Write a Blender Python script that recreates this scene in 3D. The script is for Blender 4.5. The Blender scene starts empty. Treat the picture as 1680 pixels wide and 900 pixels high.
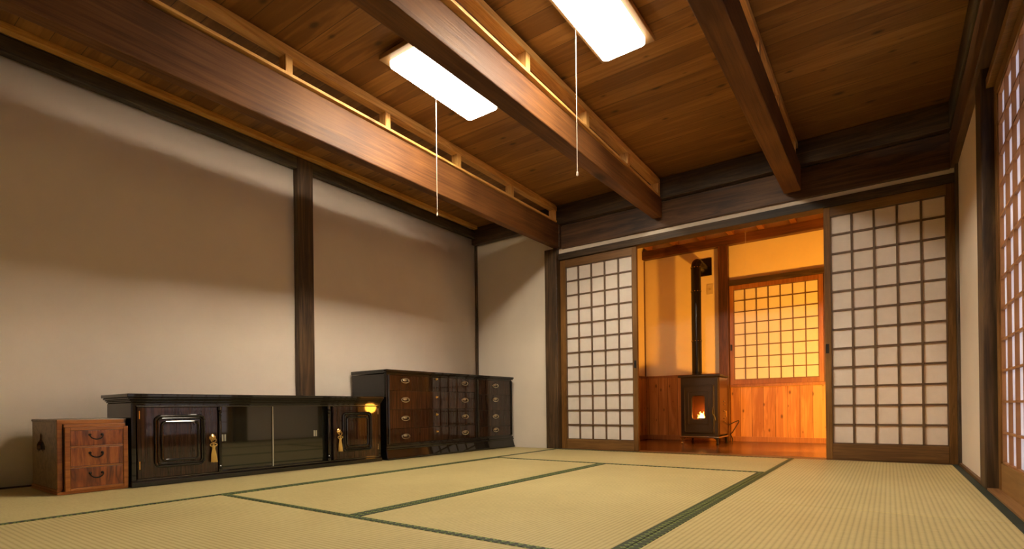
import bpy, bmesh, math, random
from mathutils import Vector, Matrix
PI = math.pi
sc = bpy.context.scene
col = sc.collection

# ------------------------------------------------------------------ camera
CAMX, CAMY, CAMZ = 3.19818, -3.93502, 0.34953
yaw, pitch, roll = math.radians(35.4609), math.radians(0.1022), math.radians(-0.6794)
def cam_axes():
    f = Vector((-math.sin(yaw), math.cos(yaw), 0)); r = Vector((math.cos(yaw), math.sin(yaw), 0)); u = Vector((0, 0, 1))
    f2 = f*math.cos(pitch) + u*math.sin(pitch); u2 = -f*math.sin(pitch) + u*math.cos(pitch)
    r3 = r*math.cos(roll) + u2*math.sin(roll); u3 = -r*math.sin(roll) + u2*math.cos(roll)
    return r3, u3, f2
cr, cu, cf = cam_axes()
cd = bpy.data.cameras.new('camera'); cam = bpy.data.objects.new('camera', cd); col.objects.link(cam)
cam.matrix_world = Matrix(((cr.x, cu.x, -cf.x, CAMX), (cr.y, cu.y, -cf.y, CAMY), (cr.z, cu.z, -cf.z, CAMZ), (0, 0, 0, 1)))
cd.sensor_width = 36; cd.lens = 867.353/1680*36; cd.shift_y = (667.164-450)/1680; cd.clip_start = 0.02
sc.camera = cam
# ------------------------------------------------------------------ light and exposure
LAMP = 82.0              # radiance of the ceiling lamp diffusers
W = bpy.data.worlds.new('world'); sc.world = W; W.use_nodes = True
W.node_tree.nodes['Background'].inputs[0].default_value = (0.30, 0.33, 0.5, 1)
W.node_tree.nodes['Background'].inputs[1].default_value = 0.05
def lamp(name, kind, loc, power, color, size=.1, rot=None, size_y=None):
    l = bpy.data.lights.new(name, kind); l.energy = power; l.color = color
    if kind == 'AREA':
        l.size = size
        if size_y: l.shape = 'RECTANGLE'; l.size_y = size_y
    else: l.shadow_soft_size = size
    o = bpy.data.objects.new(name, l); col.objects.link(o); o.location = loc
    if rot: o.rotation_euler = rot
    return o
lamp('veranda_light', 'AREA', (4.55, -2.6, 1.1), 150, (0.86, 0.81, 1.0), 4.2, (0, PI/2, 0), 4.2)
sl = lamp('stove_room_lamp', 'SPOT', (3.02, .32, .42), 170, (1.0, .39, .03), .06)
sl.rotation_euler = Vector((-1.15, 1.45, .42)).to_track_quat('-Z', 'Y').to_euler(); sl.data.spot_size = math.radians(118); sl.data.spot_blend = .35
lamp('stove_room_glow_fill', 'POINT', (3.25, .48, .375), 11, (1.0, .38, .04), .07)  # added fill light, placed so its orange glow mirrors in the sideboard
sc.view_settings.view_transform = 'Standard'; sc.view_settings.look = 'None'
sc.view_settings.gamma = 1; sc.view_settings.use_curve_mapping = False
sc.view_settings.exposure = 0.0
try:
    sc.cycles.use_denoising = True; sc.cycles.max_bounces = 8; sc.cycles.sample_clamp_indirect = 6
    sc.cycles.caustics_reflective = False; sc.cycles.caustics_refractive = False
except Exception: pass

# ------------------------------------------------------------------ mesh helpers
class MB:
    def __init__(s): s.v = []; s.f = []
    def add(s, vs, fs):
        n = len(s.v); s.v += [tuple(v) for v in vs]; s.f += [tuple(n+i for i in f) for f in fs]; return s
    def box(s, x0, x1, y0, y1, z0, z1):
        return s.hexa([(x0,y0,z0),(x1,y0,z0),(x1,y1,z0),(x0,y1,z0),(x0,y0,z1),(x1,y0,z1),(x1,y1,z1),(x0,y1,z1)])
    def hexa(s, p):
        return s.add(p, [(0,3,2,1),(4,5,6,7),(0,1,5,4),(1,2,6,5),(2,3,7,6),(3,0,4,7)])
    def tube(s, pts, r, n=10, cap=True, closed=False, squash=None):
        pts = [Vector(p) for p in pts]; m = len(pts); rs = r if isinstance(r, (list, tuple)) else [r]*m
        def tang(i):
            if closed: t = pts[(i+1) % m]-pts[i-1]
            else: t = pts[min(i+1, m-1)]-pts[max(i-1, 0)]
            return t.normalized()
        t = tang(0); a = Vector((0,0,1)) if abs(t.z) < .9 else Vector((1,0,0)); nrm = (a-t*a.dot(t)).normalized()
        vs = []
        for i in range(m):
            t = tang(i); nrm = (nrm-t*nrm.dot(t)).normalized(); b = t.cross(nrm)
            for k in range(n):
                an = 2*PI*k/n; vs.append(pts[i]+(nrm*math.cos(an)+b*math.sin(an))*rs[i])
        fs = []
        rng = m if closed else m-1
        for i in range(rng):
            j = (i+1) % m
            for k in range(n): fs.append((i*n+k, i*n+(k+1) % n, j*n+(k+1) % n, j*n+k))
        if cap and not closed: fs += [tuple(reversed(range(n))), tuple(range((m-1)*n, m*n))]
        return s.add(vs, fs)
    def cyl(s, p0, p1, r, r1=None, n=16): return s.tube([p0, p1], [r, r1 if r1 is not None else r], n)
    def lathe(s, prof, o, axis=(0,0,1), n=20, sx=1, sy=1):
        o = Vector(o); ax = Vector(axis).normalized(); a = Vector((1,0,0)) if abs(ax.x) < .9 else Vector((0,1,0))
        u = (a-ax*a.dot(ax)).normalized(); w = ax.cross(u); vs = []
        for (r, h) in prof:
            for k in range(n):
                an = 2*PI*k/n; vs.append(o+ax*h+u*(r*math.cos(an)*sx)+w*(r*math.sin(an)*sy))
        fs = [(i*n+k, i*n+(k+1) % n, (i+1)*n+(k+1) % n, (i+1)*n+k) for i in range(len(prof)-1) for k in range(n)]
        fs += [tuple(reversed(range(n))), tuple(range((len(prof)-1)*n, len(prof)*n))]
        return s.add(vs, fs)
    def extrude(s, poly, fn, d0, d1):
        """poly: 2D outline, fn(a, b, d) -> 3D point"""
        n = len(poly); vs = [fn(a, b, d0) for a, b in poly]+[fn(a, b, d1) for a, b in poly]
        return s.add(vs, [tuple(range(n-1, -1, -1)), tuple(range(n, 2*n))]+[(i, (i+1) % n, n+(i+1) % n, n+i) for i in range(n)])
    def ring(s, outer, inner, fn, d0, d1):
        """outer and inner outlines with the same number of points: a plate with a hole"""
        n = len(outer)
        vs = [fn(a, b, d0) for a, b in outer]+[fn(a, b, d0) for a, b in inner]+[fn(a, b, d1) for a, b in outer]+[fn(a, b, d1) for a, b in inner]
        fs = []
        for i in range(n):
            j = (i+1) % n
            fs += [(i, n+i, n+j, j), (2*n+i, 2*n+j, 3*n+j, 3*n+i), (i, j, 2*n+j, 2*n+i), (n+i, 3*n+i, 3*n+j, n+j)]
        return s.add(vs, fs)
    def build(s, name, mat, parent=None, bevel=0, smooth=False, seg=2):
        me = bpy.data.meshes.new(name)
        bm = bmesh.new(); vv = [bm.verts.new(v) for v in s.v]
        for f in s.f:
            try: bm.faces.new([vv[i] for i in f])
            except ValueError: pass
        bmesh.ops.recalc_face_normals(bm, faces=bm.faces)
        bm.to_mesh(me); bm.free(); me.materials.append(mat)
        if smooth:
            for p in me.polygons: p.use_smooth = True
            me.set_sharp_from_angle(angle=math.radians(40))
        o = bpy.data.objects.new(name, me); col.objects.link(o)
        if parent: o.parent = parent
        if bevel:
            b = o.modifiers.new('bevel', 'BEVEL'); b.width = bevel; b.segments = seg; b.limit_method = 'ANGLE'; b.angle_limit = math.radians(50)
        return o
def rrect(cx, cy, hx, hy, r, n=5):
    pts = []
    for (sx, sy, a0) in ((1,1,0), (-1,1,90), (-1,-1,180), (1,-1,270)):
        for k in range(n+1):
            a = math.radians(a0+90*k/n); pts.append((cx+sx*(hx-r)+r*math.cos(a), cy+sy*(hy-r)+r*math.sin(a)))
    return pts
def thing(name, label, cat, loc=(0,0,0), rotz=0, group=None):
    o = bpy.data.objects.new(name, None); o.empty_display_size = .05; col.objects.link(o)
    o.location = loc; o.rotation_euler = (0, 0, rotz); o['label'] = label; o['category'] = cat
    if group: o['group'] = group
    return o
def tag(o, label, cat, group=None):
    o['label'] = label; o['category'] = cat
    if group: o['group'] = group
    return o
def struct(o, label=None):
    o['kind'] = 'structure'
    if label: o['label'] = label
    return o
def sgroup(name, loc=(0,0,0), rotz=0, label=None):
    o = bpy.data.objects.new(name, None); o.empty_display_size = .05; col.objects.link(o); o.location = loc; o.rotation_euler = (0,0,rotz)
    return struct(o, label)

# ------------------------------------------------------------------ materials
def newmat(name):
    m = bpy.data.materials.new(name); m.use_nodes = True; nt = m.node_tree
    return m, nt, nt.nodes['Principled BSDF']
def N(nt, t, **kw):
    n = nt.nodes.new('ShaderNode'+t)
    for k, v in kw.items():
        if k.startswith('i_'):
            key = k[2:]; key = int(key) if key.isdigit() else key
            n.inputs[key].default_value = v
        else: setattr(n, k, v)
    return n
def ramp(nt, fac, stops, interp='LINEAR'):
    n = nt.nodes.new('ShaderNodeValToRGB'); n.color_ramp.interpolation = interp
    e = n.color_ramp.elements
    while len(e) < len(stops): e.new(.5)
    for i, (p, c) in enumerate(stops): e[i].position = p; e[i].color = (*c, 1) if len(c) == 3 else c
    nt.links.new(fac, n.inputs[0]); return n.outputs[0]
def M_(nt, op, a, b=None):
    n = nt.nodes.new('ShaderNodeMath'); n.operation = op
    for i, x in enumerate((a, b)):
        if x is None: continue
        if isinstance(x, (int, float)): n.inputs[i].default_value = x
        else: nt.links.new(x, n.inputs[i])
    return n.outputs[0]
def mixc(nt, fac, a, b, mode='MIX'):
    n = nt.nodes.new('ShaderNodeMix'); n.data_type = 'RGBA'; n.blend_type = mode
    for i, x in ((0, fac), (6, a), (7, b)):
        if isinstance(x, (int, float)): n.inputs[i].default_value = x
        elif isinstance(x, tuple): n.inputs[i].default_value = (*x, 1) if len(x) == 3 else x
        else: nt.links.new(x, n.inputs[i])
    return n.outputs[2]
def bump(nt, bs, h, strength, dist=.01):
    b = nt.nodes.new('ShaderNodeBump'); b.inputs['Strength'].default_value = strength; b.inputs['Distance'].default_value = dist
    nt.links.new(h, b.inputs['Height']); nt.links.new(b.outputs[0], bs.inputs['Normal'])
def objcoord(nt, rand=True):
    tc = N(nt, 'TexCoord'); v = tc.outputs['Object']
    if rand:
        oi = N(nt, 'ObjectInfo'); k = M_(nt, 'MULTIPLY', oi.outputs['Random'], 17.0)
        a = N(nt, 'VectorMath', operation='ADD'); nt.links.new(v, a.inputs[0]); nt.links.new(k, a.inputs[1]); v = a.outputs[0]
    return v
def mapping(nt, v, scale):
    m = N(nt, 'Mapping'); m.inputs['Scale'].default_value = scale; nt.links.new(v, m.inputs[0]); return m.outputs[0]

def wood(name, dark, mid, light, axis='Y', rough=.5, freq=14, fine=70, bmp=.25, coat=0, knots=0, spec=.5, contrast=1.0, stretch=.07):
    m, nt, bs = newmat(name); v = objcoord(nt)
    ai = 'XYZ'.index(axis)
    def sc_(f, g=stretch):
        s = [f, f, f]; s[ai] = f*g; return tuple(s)
    n1 = N(nt, 'TexNoise', i_Detail=5.0, i_Roughness=.6, i_Distortion=.6); n1.inputs['Scale'].default_value = 1; nt.links.new(mapping(nt, v, sc_(freq)), n1.inputs['Vector'])
    rings = M_(nt, 'FRACT', M_(nt, 'MULTIPLY', n1.outputs[0], 7.0))
    rings = M_(nt, 'ABSOLUTE', M_(nt, 'SUBTRACT', rings, .5))
    n2 = N(nt, 'TexNoise', i_Detail=4.0, i_Roughness=.7); n2.inputs['Scale'].default_value = 1; nt.links.new(mapping(nt, v, sc_(fine, .03)), n2.inputs['Vector'])
    n3 = N(nt, 'TexNoise', i_Detail=2.0); n3.inputs['Scale'].default_value = 1.6; nt.links.new(v, n3.inputs['Vector'])
    f = M_(nt, 'ADD', M_(nt, 'MULTIPLY', rings, .55*contrast), M_(nt, 'MULTIPLY', n2.outputs[0], .5))
    f = M_(nt, 'ADD', f, M_(nt, 'MULTIPLY', M_(nt, 'SUBTRACT', n3.outputs[0], .5), .8))
    c = ramp(nt, f, [(.15, dark), (.42, mid), (.72, light)])
    if knots:
        vs = [knots, knots, knots]; vs[ai] = knots*.42
        vo = N(nt, 'TexVoronoi'); vo.inputs['Scale'].default_value = 1; vo.inputs['Randomness'].default_value = 1
        nt.links.new(mapping(nt, v, tuple(vs)), vo.inputs['Vector'])
        k = ramp(nt, vo.outputs['Distance'], [(.035, (1,1,1)), (.10, (0,0,0))])
        c = mixc(nt, M_(nt, 'MULTIPLY', k, .8), c, tuple(x*.25 for x in dark))
    nt.links.new(c, bs.inputs['Base Color'])
    bs.inputs['Roughness'].default_value = rough; bs.inputs['Specular IOR Level'].default_value = spec
    if coat: bs.inputs['Coat Weight'].default_value = coat; bs.inputs['Coat Roughness'].default_value = .03
    bump(nt, bs, M_(nt, 'ADD', n2.outputs[0], M_(nt, 'MULTIPLY', rings, .3)), bmp, .004)
    return m

def N_sep(nt, c):
    n = nt.nodes.new('ShaderNodeSeparateColor'); nt.links.new(c, n.inputs[0]); return n.outputs[0]
def planks(name, dark, mid, light, width, along='X', across='Y', rough=.45, knots=5.0, var=.5, seam=.02, knot_strength=.85):
    m, nt, bs = newmat(name); v = objcoord(nt, False)
    sp = N(nt, 'SeparateXYZ'); nt.links.new(v, sp.inputs[0])
    q = M_(nt, 'DIVIDE', sp.outputs[across], width); idx = M_(nt, 'FLOOR', q); fr = M_(nt, 'FRACT', q)
    wn = N(nt, 'TexWhiteNoise', noise_dimensions='1D'); nt.links.new(idx, wn.inputs['W'])
    off = N(nt, 'VectorMath', operation='SCALE'); nt.links.new(wn.outputs['Color'], off.inputs[0]); off.inputs['Scale'].default_value = 31
    ad = N(nt, 'VectorMath', operation='ADD'); nt.links.new(v, ad.inputs[0]); nt.links.new(off.outputs[0], ad.inputs[1]); pv = ad.outputs[0]
    ai = 'XYZ'.index(along)
    def s_(f, g):
        s = [f, f, f]; s[ai] = f*g; return tuple(s)
    n1 = N(nt, 'TexNoise', i_Detail=4.0, i_Roughness=.55, i_Distortion=.8); n1.inputs['Scale'].default_value = 1; nt.links.new(mapping(nt, pv, s_(13, .09)), n1.inputs['Vector'])
    rings = M_(nt, 'ABSOLUTE', M_(nt, 'SUBTRACT', M_(nt, 'FRACT', M_(nt, 'MULTIPLY', n1.outputs[0], 5.0)), .5))
    n2 = N(nt, 'TexNoise', i_Detail=3.0); n2.inputs['Scale'].default_value = 1; nt.links.new(mapping(nt, pv, s_(90, .03)), n2.inputs['Vector'])
    f = M_(nt, 'ADD', M_(nt, 'MULTIPLY', n1.outputs[0], .55), M_(nt, 'MULTIPLY', rings, .22))
    f = M_(nt, 'ADD', f, M_(nt, 'MULTIPLY', n2.outputs[0], .2))
    f = M_(nt, 'ADD', f, M_(nt, 'MULTIPLY', M_(nt, 'SUBTRACT', wn.outputs['Value'], .5), var*.4))
    c = ramp(nt, f, [(.3, dark), (.52, mid), (.78, light)])
    cb = N(nt, 'CombineXYZ'); nt.links.new(M_(nt, 'ADD', M_(nt, 'MULTIPLY', sp.outputs[along], knots*.5), M_(nt, 'MULTIPLY', wn.outputs['Value'], 53.0)), cb.inputs[0]); nt.links.new(M_(nt, 'MULTIPLY', sp.outputs[across], knots), cb.inputs[1])
    vo = N(nt, 'TexVoronoi', voronoi_dimensions='2D'); vo.inputs['Scale'].default_value = 1; vo.inputs['Randomness'].default_value = 1
    nt.links.new(cb.outputs[0], vo.inputs['Vector'])
    sz = M_(nt, 'ADD', vo.outputs['Distance'], M_(nt, 'MULTIPLY', N_sep(nt, vo.outputs['Color']), .09))
    k = ramp(nt, sz, [(.045, (1,1,1)), (.115, (0,0,0))])
    c = mixc(nt, M_(nt, 'MULTIPLY', k, knot_strength), c, tuple(x*.22 for x in dark))
    e = M_(nt, 'MINIMUM', fr, M_(nt, 'SUBTRACT', 1.0, fr))
    sm = M_(nt, 'LESS_THAN', e, seam)
    c = mixc(nt, M_(nt, 'MULTIPLY', sm, .75), c, tuple(x*.12 for x in dark))
    nt.links.new(c, bs.inputs['Base Color']); bs.inputs['Roughness'].default_value = rough
    bump(nt, bs, M_(nt, 'SUBTRACT', M_(nt, 'MULTIPLY', n2.outputs[0], .3), sm), .3, .004)
    return m

def plaster(name, c):
    m, nt, bs = newmat(name); v = objcoord(nt, False)
    n = N(nt, 'TexNoise', i_Detail=6.0); n.inputs['Scale'].default_value = 3; nt.links.new(v, n.inputs['Vector'])
    n2 = N(nt, 'TexNoise', i_Detail=6.0); n2.inputs['Scale'].default_value = 90; nt.links.new(v, n2.inputs['Vector'])
    nt.links.new(ramp(nt, n.outputs[0], [(.3, tuple(x*.93 for x in c)), (.7, c)]), bs.inputs['Base Color'])
    bs.inputs['Roughness'].default_value = .9; bs.inputs['Specular IOR Level'].default_value = .2
    bump(nt, bs, n2.outputs[0], .12, .003); return m
def plain(name, c, rough=.5, metal=0, coat=0, spec=.5):
    m, nt, bs = newmat(name); v = objcoord(nt)
    n = N(nt, 'TexNoise', i_Detail=3.0); n.inputs['Scale'].default_value = 25; nt.links.new(v, n.inputs['Vector'])
    nt.links.new(ramp(nt, n.outputs[0], [(.3, tuple(x*.88 for x in c)), (.7, c)]), bs.inputs['Base Color'])
    bs.inputs['Roughness'].default_value = rough; bs.inputs['Metallic'].default_value = metal; bs.inputs['Specular IOR Level'].default_value = spec
    if coat: bs.inputs['Coat Weight'].default_value = coat; bs.inputs['Coat Roughness'].default_value = .03
    return m
def emis(name, c, s):
    m, nt, bs = newmat(name); bs.inputs['Base Color'].default_value = (*c, 1); bs.inputs['Emission Color'].default_value = (*c, 1); bs.inputs['Emission Strength'].default_value = s
    return m
def paper(name, c, trans=.35):
    m, nt, bs = newmat(name); v = objcoord(nt)
    n = N(nt, 'TexNoise', i_Detail=6.0, i_Roughness=.7); n.inputs['Scale'].default_value = 22; nt.links.new(v, n.inputs['Vector'])
    cc = ramp(nt, n.outputs[0], [(.3, tuple(x*.94 for x in c)), (.7, c)])
    d = N(nt, 'BsdfDiffuse'); t = N(nt, 'BsdfTranslucent'); mx = N(nt, 'MixShader'); mx.inputs[0].default_value = trans
    nt.links.new(cc, d.inputs[0]); nt.links.new(cc, t.inputs[0]); nt.links.new(d.outputs[0], mx.inputs[1]); nt.links.new(t.outputs[0], mx.inputs[2])
    nt.links.new(mx.outputs[0], nt.nodes['Material Output'].inputs[0]); return m
def tatami_mat():
    m, nt, bs = newmat('tatami_rush'); v = objcoord(nt, False)
    sp = N(nt, 'SeparateXYZ'); nt.links.new(v, sp.inputs[0])
    w = M_(nt, 'SINE', M_(nt, 'MULTIPLY', sp.outputs['Y'], 2*PI/.0150)); w01 = M_(nt, 'ADD', M_(nt, 'MULTIPLY', w, .5), .5)
    w01 = M_(nt, 'POWER', w01, .5)
    x2 = M_(nt, 'SINE', M_(nt, 'MULTIPLY', sp.outputs['X'], 2*PI/.0042))
    n = N(nt, 'TexNoise', i_Detail=5.0, i_Roughness=.7); n.inputs['Scale'].default_value = 1; nt.links.new(mapping(nt, v, (260, 30, 30)), n.inputs['Vector'])
    n2 = N(nt, 'TexNoise', i_Detail=3.0); n2.inputs['Scale'].default_value = 2.2; nt.links.new(objcoord(nt), n2.inputs['Vector'])
    f = M_(nt, 'ADD', M_(nt, 'MULTIPLY', w01, .32), M_(nt, 'MULTIPLY', n.outputs[0], .65))
    f = M_(nt, 'ADD', f, M_(nt, 'MULTIPLY', M_(nt, 'SUBTRACT', n2.outputs[0], .5), .35))
    c = ramp(nt, f, [(.1, (.36, .285, .115)), (.5, (.60, .495, .225)), (.85, (.74, .64, .32))])
    nt.links.new(c, bs.inputs['Base Color']); bs.inputs['Roughness'].default_value = .5; bs.inputs['Specular IOR Level'].default_value = .35
    h = M_(nt, 'ADD', w01, M_(nt, 'MULTIPLY', x2, .12)); bump(nt, bs, h, .5, .0016); return m
def heri_mat():
    m, nt, bs = newmat('mat_border_cloth'); v = objcoord(nt, False)
    sp = N(nt, 'SeparateXYZ'); nt.links.new(v, sp.inputs[0])
    u = M_(nt, 'FRACT', M_(nt, 'DIVIDE', sp.outputs['X'], .027)); w = M_(nt, 'FRACT', M_(nt, 'DIVIDE', sp.outputs['Y'], .027))
    du = M_(nt, 'ABSOLUTE', M_(nt, 'SUBTRACT', u, .5)); dw = M_(nt, 'ABSOLUTE', M_(nt, 'SUBTRACT', w, .5))
    dia = M_(nt, 'LESS_THAN', M_(nt, 'ADD', du, dw), .34)
    core = M_(nt, 'LESS_THAN', M_(nt, 'ADD', du, dw), .12)
    bar = M_(nt, 'GREATER_THAN', du, .43)
    n = N(nt, 'TexNoise', i_Detail=2.0); n.inputs['Scale'].default_value = 300; nt.links.new(v, n.inputs['Vector'])
    base = ramp(nt, n.outputs[0], [(.35, (.016, .034, .012)), (.65, (.045, .080, .028))])
    c = mixc(nt, M_(nt, 'MULTIPLY', dia, .75), base, (.26, .36, .08)); c = mixc(nt, core, c, (.03, .05, .02)); c = mixc(nt, bar, c, (.008, .014, .008))
    nt.links.new(c, bs.inputs['Base Color']); bs.inputs['Roughness'].default_value = .6; bump(nt, bs, n.outputs[0], .2, .001); return m
def glassmat(name, tint=(1,1,1), refl=.12, trans=1.0):
    m, nt, bs = newmat(name)
    t = N(nt, 'BsdfTransparent'); t.inputs[0].default_value = (*tint, 1); g = N(nt, 'BsdfGlossy'); g.inputs['Roughness'].default_value = .02
    fr = N(nt, 'Fresnel'); fr.inputs[0].default_value = 1.5; mx = N(nt, 'MixShader')
    nt.links.new(fr.outputs[0], mx.inputs[0]); nt.links.new(t.outputs[0], mx.inputs[1]); nt.links.new(g.outputs[0], mx.inputs[2])
    nt.links.new(mx.outputs[0], nt.nodes['Material Output'].inputs[0]); return m

beamY = wood('old_beam_wood_y', (.070,.026,.009), (.175,.072,.021), (.34,.165,.046), 'Y', rough=.55, spec=.22, freq=8, bmp=.4, contrast=.25, knots=2.5)
darkX = wood('dark_stained_wood_x', (.020,.011,.006), (.055,.032,.015), (.12,.07,.032), 'X', rough=.55, freq=12, knots=2.2, bmp=.5)
darkY = wood('dark_stained_wood_y', (.02,.014,.007), (.055,.04,.02), (.12,.088,.045), 'Y', rough=.55, freq=12, knots=2.2, bmp=.5)
darkZ = wood('dark_stained_wood_z', (.025,.013,.006), (.075,.042,.019), (.17,.10,.045), 'Z', rough=.5, freq=12, knots=3, bmp=.4)
brownX = wood('brown_beam_wood_x', (.032,.014,.007), (.09,.040,.017), (.17,.085,.036), 'X', rough=.5, freq=9, knots=1.6, bmp=.3)
brownYm = wood('brown_beam_wood_y', (.032,.014,.007), (.09,.040,.017), (.17,.085,.036), 'Y', rough=.5, freq=9, knots=1.6, bmp=.3)
paleY = wood('pale_batten_wood', (.42,.20,.05), (.66,.36,.10), (.78,.48,.17), 'Y', rough=.5, freq=16, bmp=.2, knots=5)
paleZ = wood('pale_post_wood', (.42,.20,.05), (.66,.36,.10), (.78,.48,.17), 'Z', rough=.5, freq=30, bmp=.2)
framewood = wood('shoji_frame_wood', (.12,.054,.014), (.24,.117,.033), (.34,.18,.058), 'Z', rough=.5, spec=.2, freq=18, bmp=.15, contrast=.5)
framewoodX = wood('shoji_rail_wood', (.12,.054,.014), (.24,.117,.033), (.34,.18,.058), 'X', rough=.45, freq=18, bmp=.15, contrast=.5)
side_lat = plain('side_shoji_lattice_wood', (.40,.18,.06), .5)
lattice_m = plain('shoji_lattice_wood', (.13,.07,.032), .5)
winwood = wood('window_frame_wood', (.20,.07,.02), (.34,.14,.045), (.45,.21,.07), 'Z', rough=.4, freq=18, bmp=.15, contrast=.5)
ceil_m = planks('ceiling_boards_wood', (.17,.070,.014), (.31,.145,.034), (.46,.24,.065), .118, 'X', 'Y', rough=.5, knots=6.0, var=.55, seam=.012)
rfloor_m = planks('stove_room_floor_boards', (.05,.02,.007), (.12,.05,.017), (.22,.1,.035), .11, 'X', 'Y', rough=.22, knots=2, var=.6)
wains_m = planks('wainscot_boards_wood', (.34,.13,.03), (.58,.27,.075), (.72,.38,.13), .105, 'Z', 'X', rough=.4, knots=8.5, var=.5)
wainsY_m = planks('wainscot_side_boards_wood', (.34,.13,.03), (.58,.27,.075), (.72,.38,.13), .105, 'Z', 'Y', rough=.4, knots=8.5, var=.5)
plaster_m = plaster('cream_plaster', (.89,.79,.67)); plaster2_m = plaster('stove_room_plaster', (.85,.74,.53))
paper_m = paper('shoji_paper', (.93,.87,.80), .2); paper_w = paper('shoji_paper_outer', (.90,.88,.88), .5)
rush_m = tatami_mat(); heri_m = heri_mat(); heri_plain = plain('plain_green_border_cloth', (.018,.034,.022), .65)
black_lac = plain('black_lacquer', (.006,.005,.004), .5, coat=1, spec=.1)
ebony = wood('striped_ebony_veneer', (.005,.002,.001), (.020,.007,.003), (.06,.022,.008), 'Z', rough=.6, spec=.1, freq=40, fine=120, bmp=.02, coat=1, contrast=.9, stretch=.03)
brass = plain('polished_brass', (.85,.60,.22), .25, 1); pewter = plain('pale_brass', (.75,.66,.48), .3, 1)
gold_thread = plain('gold_thread', (.60,.40,.09), .6); iron = plain('black_iron', (.02,.017,.014), .45, .6)
reddk = wood('keyaki_drawer_wood', (.07,.014,.003), (.22,.055,.010), (.38,.12,.022), 'Z', rough=.3, freq=10, bmp=.06, coat=.25, contrast=1.3, stretch=.18)
redlt = wood('chest_frame_wood', (.22,.065,.010), (.40,.14,.025), (.52,.22,.045), 'X', rough=.35, freq=22, bmp=.06, contrast=.5)
casewd = wood('chest_case_wood', (.07,.038,.018), (.19,.115,.062), (.27,.17,.095), 'X', rough=.32, freq=9, bmp=.05, contrast=1.5, stretch=.2)
glass_dark = plain('dark_cabinet_glass', (.012,.012,.008), .04, spec=.9)
chrome_edge = plain('glass_edge', (.32,.31,.24), .3)
stove_m = plain('stove_enamel_brown', (.020,.013,.007), .45, .2); stove_side = plain('stove_side_bronze', (.10,.045,.018), .22, .6)
pipe_m = plain('black_stove_pipe', (.010,.008,.007), .25, .4)
chrome = plain('chrome', (.7,.66,.6), .15, 1); cream_plastic = plain('switch_plate_plastic', (.62,.52,.36), .45)
firebrick = plain('firebox_lining', (.22,.10,.04), .8); flame_m = emis('flame', (1, .42, .08), 30); flame_c = emis('flame_core', (1, .75, .35), 60)
def opal(name, c, s):
    m, nt, bs = newmat(name); lw = N(nt, 'LayerWeight'); lw.inputs[0].default_value = .5
    k = M_(nt, 'MULTIPLY', M_(nt, 'ADD', .62, M_(nt, 'MULTIPLY', lw.outputs['Facing'], 1.35)), s)
    bs.inputs['Base Color'].default_value = (.8, .8, .8, 1); bs.inputs['Emission Color'].default_value = (*c, 1); nt.links.new(k, bs.inputs['Emission Strength'])
    return m
glass_m = glassmat('stove_glass', (.9,.75,.55)); diffuser = opal('lamp_diffuser', (1.0, .855, .645), LAMP)
lampwood = plain('lamp_frame_wood', (.34,.19,.075), .4); rim_m = emis('lamp_diffuser_rim', (1, .88, .70), 8.0); cordm = plain('white_cord', (.75,.66,.55), .6)
rubber_gap_shade = plain('black_rubber_gap_shade', (.01,.01,.01), .5)  # rubber of the power cord, also the painted shade in right wall gaps

# ------------------------------------------------------------------ room shell
XR = 3.53
struct(MB().box(-.5, 4.0, -5.7, .0, -.12, -.052).build('floor', darkX))
struct(MB().box(-.35, 3.62, -5.7, .1, 2.05, 2.09).build('ceiling', ceil_m), 'knotty brown board ceiling above the dark beams')
# left wall: old plaster wall that leans outward at the foot of its near end
mb = MB(); ys = [.06, -1.0, -2.0, -2.3, -2.6, -2.9, -3.3, -4.2, -5.7]; zs = [-.06, .5, 1.0, 1.5, 2.06]
vs = []
def lean(y): return -.17*max(0., min(1., (-2.0-y)/.95))
for y in ys:
    for z in zs: vs.append((lean(y)*(1-max(0, min(1, z/1.93))), y, z))
nz = len(zs); fs = [(i*nz+k, (i+1)*nz+k, (i+1)*nz+k+1, i*nz+k+1) for i in range(len(ys)-1) for k in range(nz-1)]
mb.add(vs, fs); wl = mb.build('wall_left', plaster_m, smooth=True); sol = wl.modifiers.new('thick', 'SOLIDIFY'); sol.thickness = .08; sol.offset = 1
struct(wl, 'long cream plaster wall behind the black furniture')
struct(MB().box(-.05, .86, .0, .08, -.06, 2.05).build('wall_back', plaster_m))
mb = MB(); mb.box(.86, XR+.1, -.012, .07, 1.655, 2.05); struct(mb.build('wall_back.001', plaster_m))
mb = MB(); mb.box(XR, XR+.08, -1.0, .0, -.06, 2.05); struct(mb.build('wall_right', plaster_m))
mb = MB(); mb.box(XR, XR+.08, -5.7, -3.052, -.06, 2.05); struct(mb.build('wall_right.001', plaster_m))
mb = MB(); mb.box(XR+.055, XR+.09, -3.05, -1.0, 1.64, 2.05); struct(mb.build('wall_right.002', rubber_gap_shade))  # coloured black as painted shade between the beam and the shoji lintel
struct(MB().box(-.4, 3.7, -5.78, -5.7, -.12, 2.1).build('wall_front', plaster_m))
# dark floor strip along the foot of the left wall
mb = MB()
for a, b in zip(ys[2:-1], ys[3:]): mb.hexa([(lean(a)-.0, b, -.05), (lean(a)+.012, b, -.05), (lean(a)+.012, a, -.05), (lean(a), a, -.05), (lean(b), b, .008), (lean(b)+.012, b, .008), (lean(a)+.012, a, .008), (lean(a), a, .008)])
struct(mb.build('baseboard_left', darkY)); 
struct(MB().box(XR-.012, XR+.002, -.96, -.03, -.05, .012).build('baseboard_right', framewoodX))
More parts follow.
